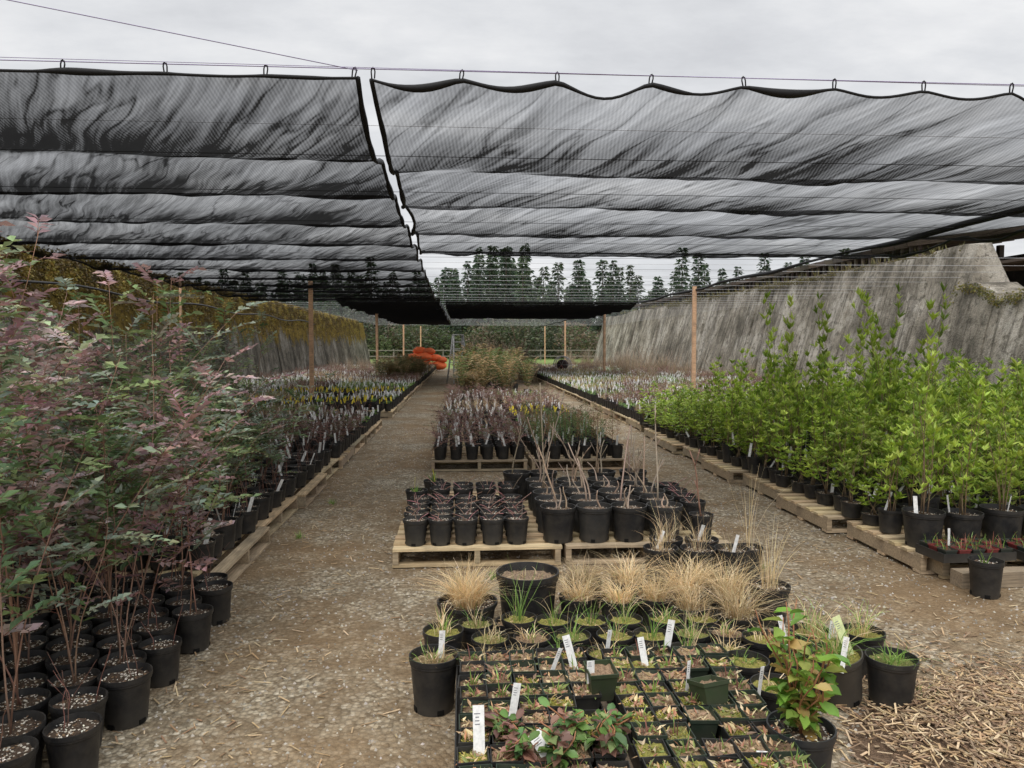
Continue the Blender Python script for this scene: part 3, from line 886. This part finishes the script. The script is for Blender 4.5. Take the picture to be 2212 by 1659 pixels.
def tray(w,d,h=.06,col=BLK):
    b=MB()
    b.box((0,0,.003),(w,d,.006),col,POT)
    for s in (-1,1):
        b.box((s*w/2,0,h/2),(.006,d,h),col,POT); b.box((0,s*d/2,h/2),(w+.006,.006,h-.002),col,POT)
    return b
def sqpot(s=.1,h=.09,soil=SOILC,col=(.012,.018,.013),fill=.84,smat=DUFF):
    b=MB(); q=s/2*math.sqrt(2)
    b.lathe([(0,.002),(q*.72,.002),(q*.93,h*.88),(q*.99,h*.88),(q*.99,h),(q*.92,h),(q*.86,h*fill-.001)],4,col,POT,rot=math.pi/4,sm=False)
    n=7;vs=[];a=s*.43
    for j in range(n+1):
        for i in range(n+1):
            vs.append((-a+2*a*i/n,-a+2*a*j/n,h*fill+U(-.004,.009)))
    b.add(vs,[(j*(n+1)+i,j*(n+1)+i+1,(j+1)*(n+1)+i+1,(j+1)*(n+1)+i) for j in range(n) for i in range(n)],soil,smat,True)
    return b
b=tray(.52,.28)
for i in range(5):
    for j in range(3):
        b.merge(sqpot(.088,.075,SOILC,(.2,.025,.025) if (i+j)%2 else (.02,.03,.025)),T(-.2+i*.1,-.09+j*.09,.008))
        b.merge(grass(7,.1,[(.2,.32,.07),(.3,.12,.08)],.03,.7,.006,0),T(-.2+i*.1,-.09+j*.09,.07))
tag(b,-.12,0,.07,WHITE,.13,.024,.05)
obj('seedling_tray',b.mesh('tray'),(3.42,4.78,.14),.05)
obj('seedling_tray',b.mesh('tray'),(3.99,4.77,.14),.0)
obj('wooden_pallet',pal_m[0],(3.95,4.95,0),.0,(1.2,.45,.97))
def gpot(name,r,h,x,y,z=0,plant=None,soil=SOILC,tags=0,rx=0,ry=0,col=BLK,n=32,tagl=.14,tcol=WHITE,smat=None):
    b=pot(r,h,n,soil,col,.86,smat if smat is not None else (SOIL if soil==SOILC else DUFF))
    if plant is not None: b.merge(plant,T(0,0,h*.84))
    for k in range(tags): tag(b,U(-.5,.5)*r,U(-.6,.2)*r,h*.85,tcol,tagl,.024)
    return obj(name,b.mesh(name),(x,y,z),U(0,6) if rx==0 and ry==0 else 0,1,None,rx,ry)
MOSS=(.26,.24,.06)
gpot('potted_seedling',.1,.23,3.29,4.4,0,grass(9,.12,GRS,.03,.7,.008))
obj('lumber_beam',(lambda b:(b.box((0,0,.05),(1.1,.12,.1),(.33,.26,.18),WOOD),b.mesh('beam'))[1])(MB()),(3.78,4.6,0),.02)

# ---------------------------------------------------------------- middle block B
for x,y in ((.1,5.72),(1.34,5.72)): putpallet(x,y)
putpallet(.1,6.78); putpallet(1.34,6.78)
def redtwig():
    b=MB()
    for i in range(R.randint(2,5)):
        a=U(0,6.28); l=U(.08,.19); p=Vector((U(-.04,.04),U(-.04,.04),0)); e=p+Vector((math.cos(a)*l*.8,math.sin(a)*l*.8,l*U(.3,.8)))
        b.tube([p,p.lerp(e,.5)+Vector((0,0,.01)),e],[.003,.0025,.0018],4,jit(R.choice([(.42,.2,.2),(.38,.22,.17),(.26,.18,.14)]),.3))
    return b
def stickpot(h=.6): return sticks(R.randint(1,3),h,0,(.42,.32,.24),.008)
for j in range(5):
    for i in range(5):
        gpot('nursery_pot',.09,.185,-.35+i*.186+U(-.008,.008),5.34+j*.19,.14,redtwig(),soil=(.14,.1,.07),n=24,smat=SOIL,col=R.choice([BLK,(.022,.022,.022)]))
for i in range(4):
    for j in range(2): gpot('nursery_pot',.09,.2,-.2+i*.2,6.42+j*.2,.14,redtwig(),n=20)
gpot('nursery_pot',.095,.2,-.27,6.8,.14,grass(12,.12,GRS,.03,.6,.01),tags=1,tcol=(.75,.7,.08))
gpot('nursery_pot',.095,.2,-.4,6.35,.14,grass(12,.08,GRS,.03,.6,.01),tags=1,tcol=(.75,.7,.08))
for j in range(5):
    for i in range(4):
        gpot('nursery_pot',.134,.255,.69+i*.272+U(-.01,.01),5.38+j*.27,.14,stickpot(R.choice([.15,.3,.5,.7,.95]) if j else R.choice([.2,.4])),n=28,soil=(.17,.12,.085),smat=SOIL,col=R.choice([BLK,(.025,.025,.025)]))
gpot('nursery_pot',.09,.185,1.77,5.36,.14,sticks(1,.65,0,(.38,.2,.15),.008),n=24)
for j in range(1,5): gpot('nursery_pot',.1,.22,1.8,5.42+j*.24,.14,redtwig(),n=24)
for i,x in enumerate((.5,.75,1.3,1.6)): gpot('nursery_pot',.13,.26,x,6.85,.14,stickpot(.6),n=24)

# ---------------------------------------------------------------- foreground centre
putpallet(.54,2.62,math.pi/2)
tp=empty('seedling_flat')
soils=[(.17,.11,.065),(.27,.18,.11),MOSS,(.21,.2,.06),(.33,.23,.14)]
sq=[]
for k in range(20):
    b=sqpot(.106,.1,soils[k%5],R.choice([(.012,.02,.014),(.016,.03,.018),(.012,.013,.013)]),U(.74,.88))
    if k%5 in (2,3):
        for q in range(90): b.leaf(Vector((U(-.04,.04),U(-.04,.04),.083)),rdir(.7),rdir(),U(.008,.022),.007,jit(R.choice([(.46,.42,.08),(.3,.33,.07),(.6,.5,.15)]),.2))
    for q in range(R.randint(16,50)):
        b.leaf(Vector((U(-.04,.04),U(-.04,.04),.088)),rdir(.15),(Vector((0,0,1))+rdir()*.5).normalized(),U(.015,.045),U(.004,.016),jit(R.choice([(.58,.4,.22),(.44,.22,.13),(.72,.57,.35),(.28,.34,.1),(.4,.28,.18)]),.25))
    if k%3==0: b.merge(grass(6,.08,[(.35,.16,.12),(.27,.42,.1)],.02,.7,.006),T(0,0,.085))
    sq.append(b.mesh('square_pot'))
for g,(xo,nc) in enumerate(((.035,5),(.615,5))):
    for i in range(nc):
        for j in range(11):
            x=xo+i*.108+(.0 if g==0 else .01*j*.3); y=2.02+j*.108
            if (g,i,j) in ((0,4,6),(1,2,4),(1,3,8)): continue
            s_=R.choice(sq if g==1 else [sq[q] for q in range(20) if q%5 in (0,1,4)]+[sq[2],sq[8]])
            obj('square_pot',s_,(x+U(-.006,.006),y+U(-.006,.006),.147+U(0,.012)),R.choice([0,1.5708,3.1416])+U(-.07,.07),1,tp,U(-.05,.05),U(-.05,.05))
b=tray(.56,1.2,.05); obj('black_tray',b.mesh('black_tray'),(.25,2.56,.141),0,1,tp)
b=tray(.56,1.2,.05); obj('black_tray',b.mesh('black_tray'),(.86,2.56,.141),0,1,tp)
for x,y,z,rz,rx in ((.93,2.66,.2,.3,-.25),(.53,2.8,.21,.1,.1)):
    obj('loose_square_pot',sqpot(.115,.12,soils[1],(.03,.05,.02)).mesh('square_pot'),(x,y,z),rz,1,None,rx,0)
def label(x,y,z,h,w,rx,ry,rz,col=(.88,.88,.86)):
    b=MB(); b.box((0,0,h/2-.01),(w,.0015,h),col,MATTE)
    for k in range(4):
        b.box((-.12*w,-.0012,h*.82-k*h*.055),(w*U(.3,.55),.0006,h*.016),(.25,.25,.27),MATTE)
    obj('plant_label',b.mesh('label'),(x,y,z),rz,1,None,rx,ry)
for a in ((.17,2.6,.22,.15,.028,-.1,.18,.1),(.46,2.98,.23,.16,.032,-.15,-.25,.0),(.35,2.95,.22,.14,.018,.1,.35,.3),(.9,3.2,.18,.18,.032,-.1,.2,0),
          (.76,2.98,.22,.15,.028,-.2,-.15,0),(.64,3.22,.2,.12,.02,.1,.1,.2),(.49,2.78,.28,.09,.03,0,0,.1),(.86,2.75,.22,.15,.018,0,.1,.6),
          (.05,2.36,.2,.2,.038,-.25,0,.05),(.3,2.3,.22,.14,.05,-.7,-.5,.3),(.98,2.28,.22,.05,.05,-.8,.2,.2),(1.13,2.72,.2,.16,.02,.1,.05,.5),
          (-.1,3.2,.2,.14,.026,0,.05,.1),(1.5,3.3,.19,.14,.026,-.1,-.2,0),(1.6,2.98,.2,.15,.03,-.15,.3,.2),(1.66,3.2,.19,.15,.025,0,.1,.1)):
    label(*a)
label(1.7,3.1,.22,.18,.042,-.2,-.3,.2,(.7,.76,.4))
gpot('nursery_pot',.108,.24,-.13,3.17,0,grass(60,.11,STRAW+GRS,.07,1.3,.004),soil=(.22,.16,.08))
for j,yy in enumerate((3.3,3.5,3.7)):
    for i in range(7):
        x=.06+i*.195+(.08 if j==1 else 0)+U(-.012,.012)-.0
        pl=R.choice([grass(40,.12,STRAW+GRS[:1],.06,1.2,.004),grass(18,.22,GRS+STRAW[:1],.03,.9,.004),grass(50,.1,STRAW,.07,1.4,.004),grass(30,.16,GRS+STRAW,.05,1.0,.004)])
        gpot('nursery_pot',.092,.175,x,yy+U(-.01,.01),0,pl,soil=R.choice([MOSS,(.24,.16,.1),(.2,.2,.06)]),n=28)
gpot('nursery_pot',.1,.2,-.1,3.55,0,grass(40,.2,GRS+STRAW,.04,.9,.005),soil=MOSS)
gpot('nursery_pot',.09,.19,.28,3.66,.02,grass(22,.36,GRS,.03,.85,.004),soil=MOSS)
def tuft(n,h,dr=1.6): return grass(n,h,STRAW,.08,dr,.0035)
gpot('potted_dry_grass',.165,.19,.02,3.98,0,tuft(700,.29,1.3),n=36)
gpot('large_nursery_pot',.178,.31,.36,4.1,0,grass(16,.07,STRAW,.08,1,.006),soil=(.25,.18,.12),n=44)
for x,y,h in ((.64,4.05,.2),(.86,4.0,.2),(1.07,4.02,.22),(.72,4.32,.24),(.98,4.3,.24),(1.27,4.12,.3),(1.22,3.86,.2),(1.49,4.02,.32),(1.43,3.72,.3),(1.42,4.32,.22)):
    gpot('potted_dry_grass',.108,.18,x,y,0,tuft(240,h*U(.9,1.15),U(1.2,1.9)),n=24)
gpot('potted_dry_grass',.115,.22,1.74,4.05,.0,grass(50,.45,STRAW,.06,.6,.003),n=28,tags=0)
for x,y in ((1.3,4.75),(1.54,4.72),(1.76,4.7),(1.4,4.98),(1.64,4.95)):
    gpot('potted_dry_grass',.115,.22,x,y,.03,grass(40,R.choice([.15,.25,.35]),STRAW+[(.3,.2,.13)],.06,.9,.003),n=26,tags=R.choice([1,1,0]))
gpot('potted_dry_grass',.1,.2,1.95,4.9,.0,grass(14,.7,STRAW,.06,.45,.003),n=24)
gpot('potted_grass',.108,.22,1.87,3.06,0,grass(50,.12,GRS,.07,1.3,.005),soil=(.16,.17,.05))
gpot('potted_grass',.108,.22,1.68,3.12,.015,grass(110,.26,GRS+STRAW[:1],.05,1.0,.004),soil=MOSS,rx=.12,ry=-.2,col=(.05,.044,.036))
gpot('potted_grass',.1,.2,1.68,3.42,0,grass(80,.24,GRS[:2]+STRAW,.05,.9,.004),soil=MOSS)
gpot('potted_grass',.1,.2,1.93,3.4,0,grass(60,.22,GRS[:2]+STRAW,.05,.9,.004),soil=MOSS)
gpot('nursery_pot',.1,.2,1.24,3.12,.0,grass(20,.1,GRS,.05,1,.005),soil=MOSS)
gpot('nursery_pot',.1,.2,1.47,3.12,0,grass(20,.16,GRS,.05,1,.005),soil=MOSS)
gpot('nursery_pot',.1,.2,1.27,2.88,.0,grass(20,.1,STRAW,.05,1,.005),soil=MOSS)
gpot('nursery_pot',.1,.2,1.42,3.36,0,grass(20,.14,STRAW,.05,1,.005),soil=MOSS)
def salal(h,n,z0=0,cols=((.2,.37,.05),(.3,.48,.09),(.14,.27,.05),(.48,.34,.12),(.4,.46,.11)),L0=.075):
    b=MB()
    for s in range(n):
        pts=stemcurve(h*U(.4,1),U(.1,.5),U(0,6.28),6,.03,z0)
        b.tube(pts,[.003]*6+[.0015],5,(.35,.16,.08))
        for k in range(9):
            p,dr=along(pts,.12+.88*k/9)
            d=rdir(.15)
            b.bleaf(p+d*.008,d,(Vector((0,0,1))+rdir()*.5).normalized(),U(.6,1.1)*L0,U(.6,.8)*L0*.8,jit(R.choice(cols),.2))
    return b
gpot('potted_salal',.115,.23,1.17,2.44,.03,salal(.47,20),n=36,col=(.02,.022,.024))
pc=((.18,.33,.08),(.28,.15,.12),(.13,.25,.09),(.34,.44,.17),(.36,.2,.15))
for x,y,h in ((.36,2.4,.18),(.46,2.34,.15),(.3,2.3,.16),(.14,2.5,.1),(.5,2.44,.12),(.2,2.36,.1)):
    obj('salal_seedling',salal(h,7,0,pc,.058).mesh('salal_seedling'),(x,y,.23),U(0,6))
wp2=empty('weed_grass')
gm_=[grass(30,.08,GRS,.05,.8,.004).mesh('weed') for _ in range(2)]
for x,y in ((1.05,4.85),(.2,4.95),(-1.3,7.4),(2.05,3.1),(2.08,3.0),(.6,4.9),(-1.35,6.1),(2.1,5.0)):
    obj('weed',R.choice(gm_),(x,y,0),U(0,6),1,wp2)

# ---------------------------------------------------------------- world & light
w=bpy.data.worlds.new('World'); scene.world=w; w.use_nodes=True
nt=w.node_tree; nt.nodes.clear()
sky=nt.nodes.new('ShaderNodeTexSky'); sky.sky_type='NISHITA'; sky.sun_disc=False
el,rot=math.radians(55),math.radians(200)
sky.sun_elevation=el; sky.sun_rotation=rot
tc=nt.nodes.new('ShaderNodeTexCoord').outputs['Generated']
sx=nt.nodes.new('ShaderNodeSeparateXYZ'); L(nt,tc,sx.inputs[0])
dz=math_n(nt,'ADD',math_n(nt,'MAXIMUM',sx.outputs[2],0.0),.18)
cx=nt.nodes.new('ShaderNodeCombineXYZ')
L(nt,math_n(nt,'DIVIDE',sx.outputs[0],dz),cx.inputs[0]); L(nt,math_n(nt,'DIVIDE',sx.outputs[1],dz),cx.inputs[1])
n1=noise_n(nt,mapping(nt,cx.outputs[0],(1,1.6,1)),1.4,8,.6)
cl_=ramp(nt,n1,[(.34,(6.5/9,6.6/9,6.85/9)),(.5,(7.7/9,7.8/9,8.0/9)),(.64,(8.9/9,8.92/9,9.0/9))])
zf=nt.nodes.new('ShaderNodeMapRange'); zf.interpolation_type='SMOOTHSTEP'
L(nt,sx.outputs[2],zf.inputs[0]); zf.inputs[1].default_value=.42; zf.inputs[2].default_value=1.0; zf.inputs[3].default_value=9.1; zf.inputs[4].default_value=27.0
sc=nt.nodes.new('ShaderNodeVectorMath'); sc.operation='SCALE'; L(nt,cl_,sc.inputs[0]); L(nt,zf.outputs[0],sc.inputs['Scale'])
mxx=mixc(nt,.94,sky.outputs[0],sc.outputs[0])
bg=nt.nodes.new('ShaderNodeBackground'); L(nt,mxx,bg.inputs[0]); bg.inputs[1].default_value=.1
o=nt.nodes.new('ShaderNodeOutputWorld'); L(nt,bg.outputs[0],o.inputs[0])
sd=bpy.data.lights.new('sun','SUN'); sd.energy=1.5; sd.angle=math.radians(25); sd.color=(1,.96,.9)
so=bpy.data.objects.new('sun',sd); scene.collection.objects.link(so)
dirv=Vector((math.sin(rot)*math.cos(el),math.cos(rot)*math.cos(el),math.sin(el)))
so.rotation_euler=dirv.to_track_quat('Z','Y').to_euler()

cd=bpy.data.cameras.new('camera'); cd.lens=26.04; cd.sensor_width=36; cd.clip_end=2000; cd.clip_start=.05
co=bpy.data.objects.new('camera',cd); scene.collection.objects.link(co)
co.location=(0,0,1.58); co.rotation_euler=(math.radians(87),0,math.radians(-3.8))
scene.camera=co
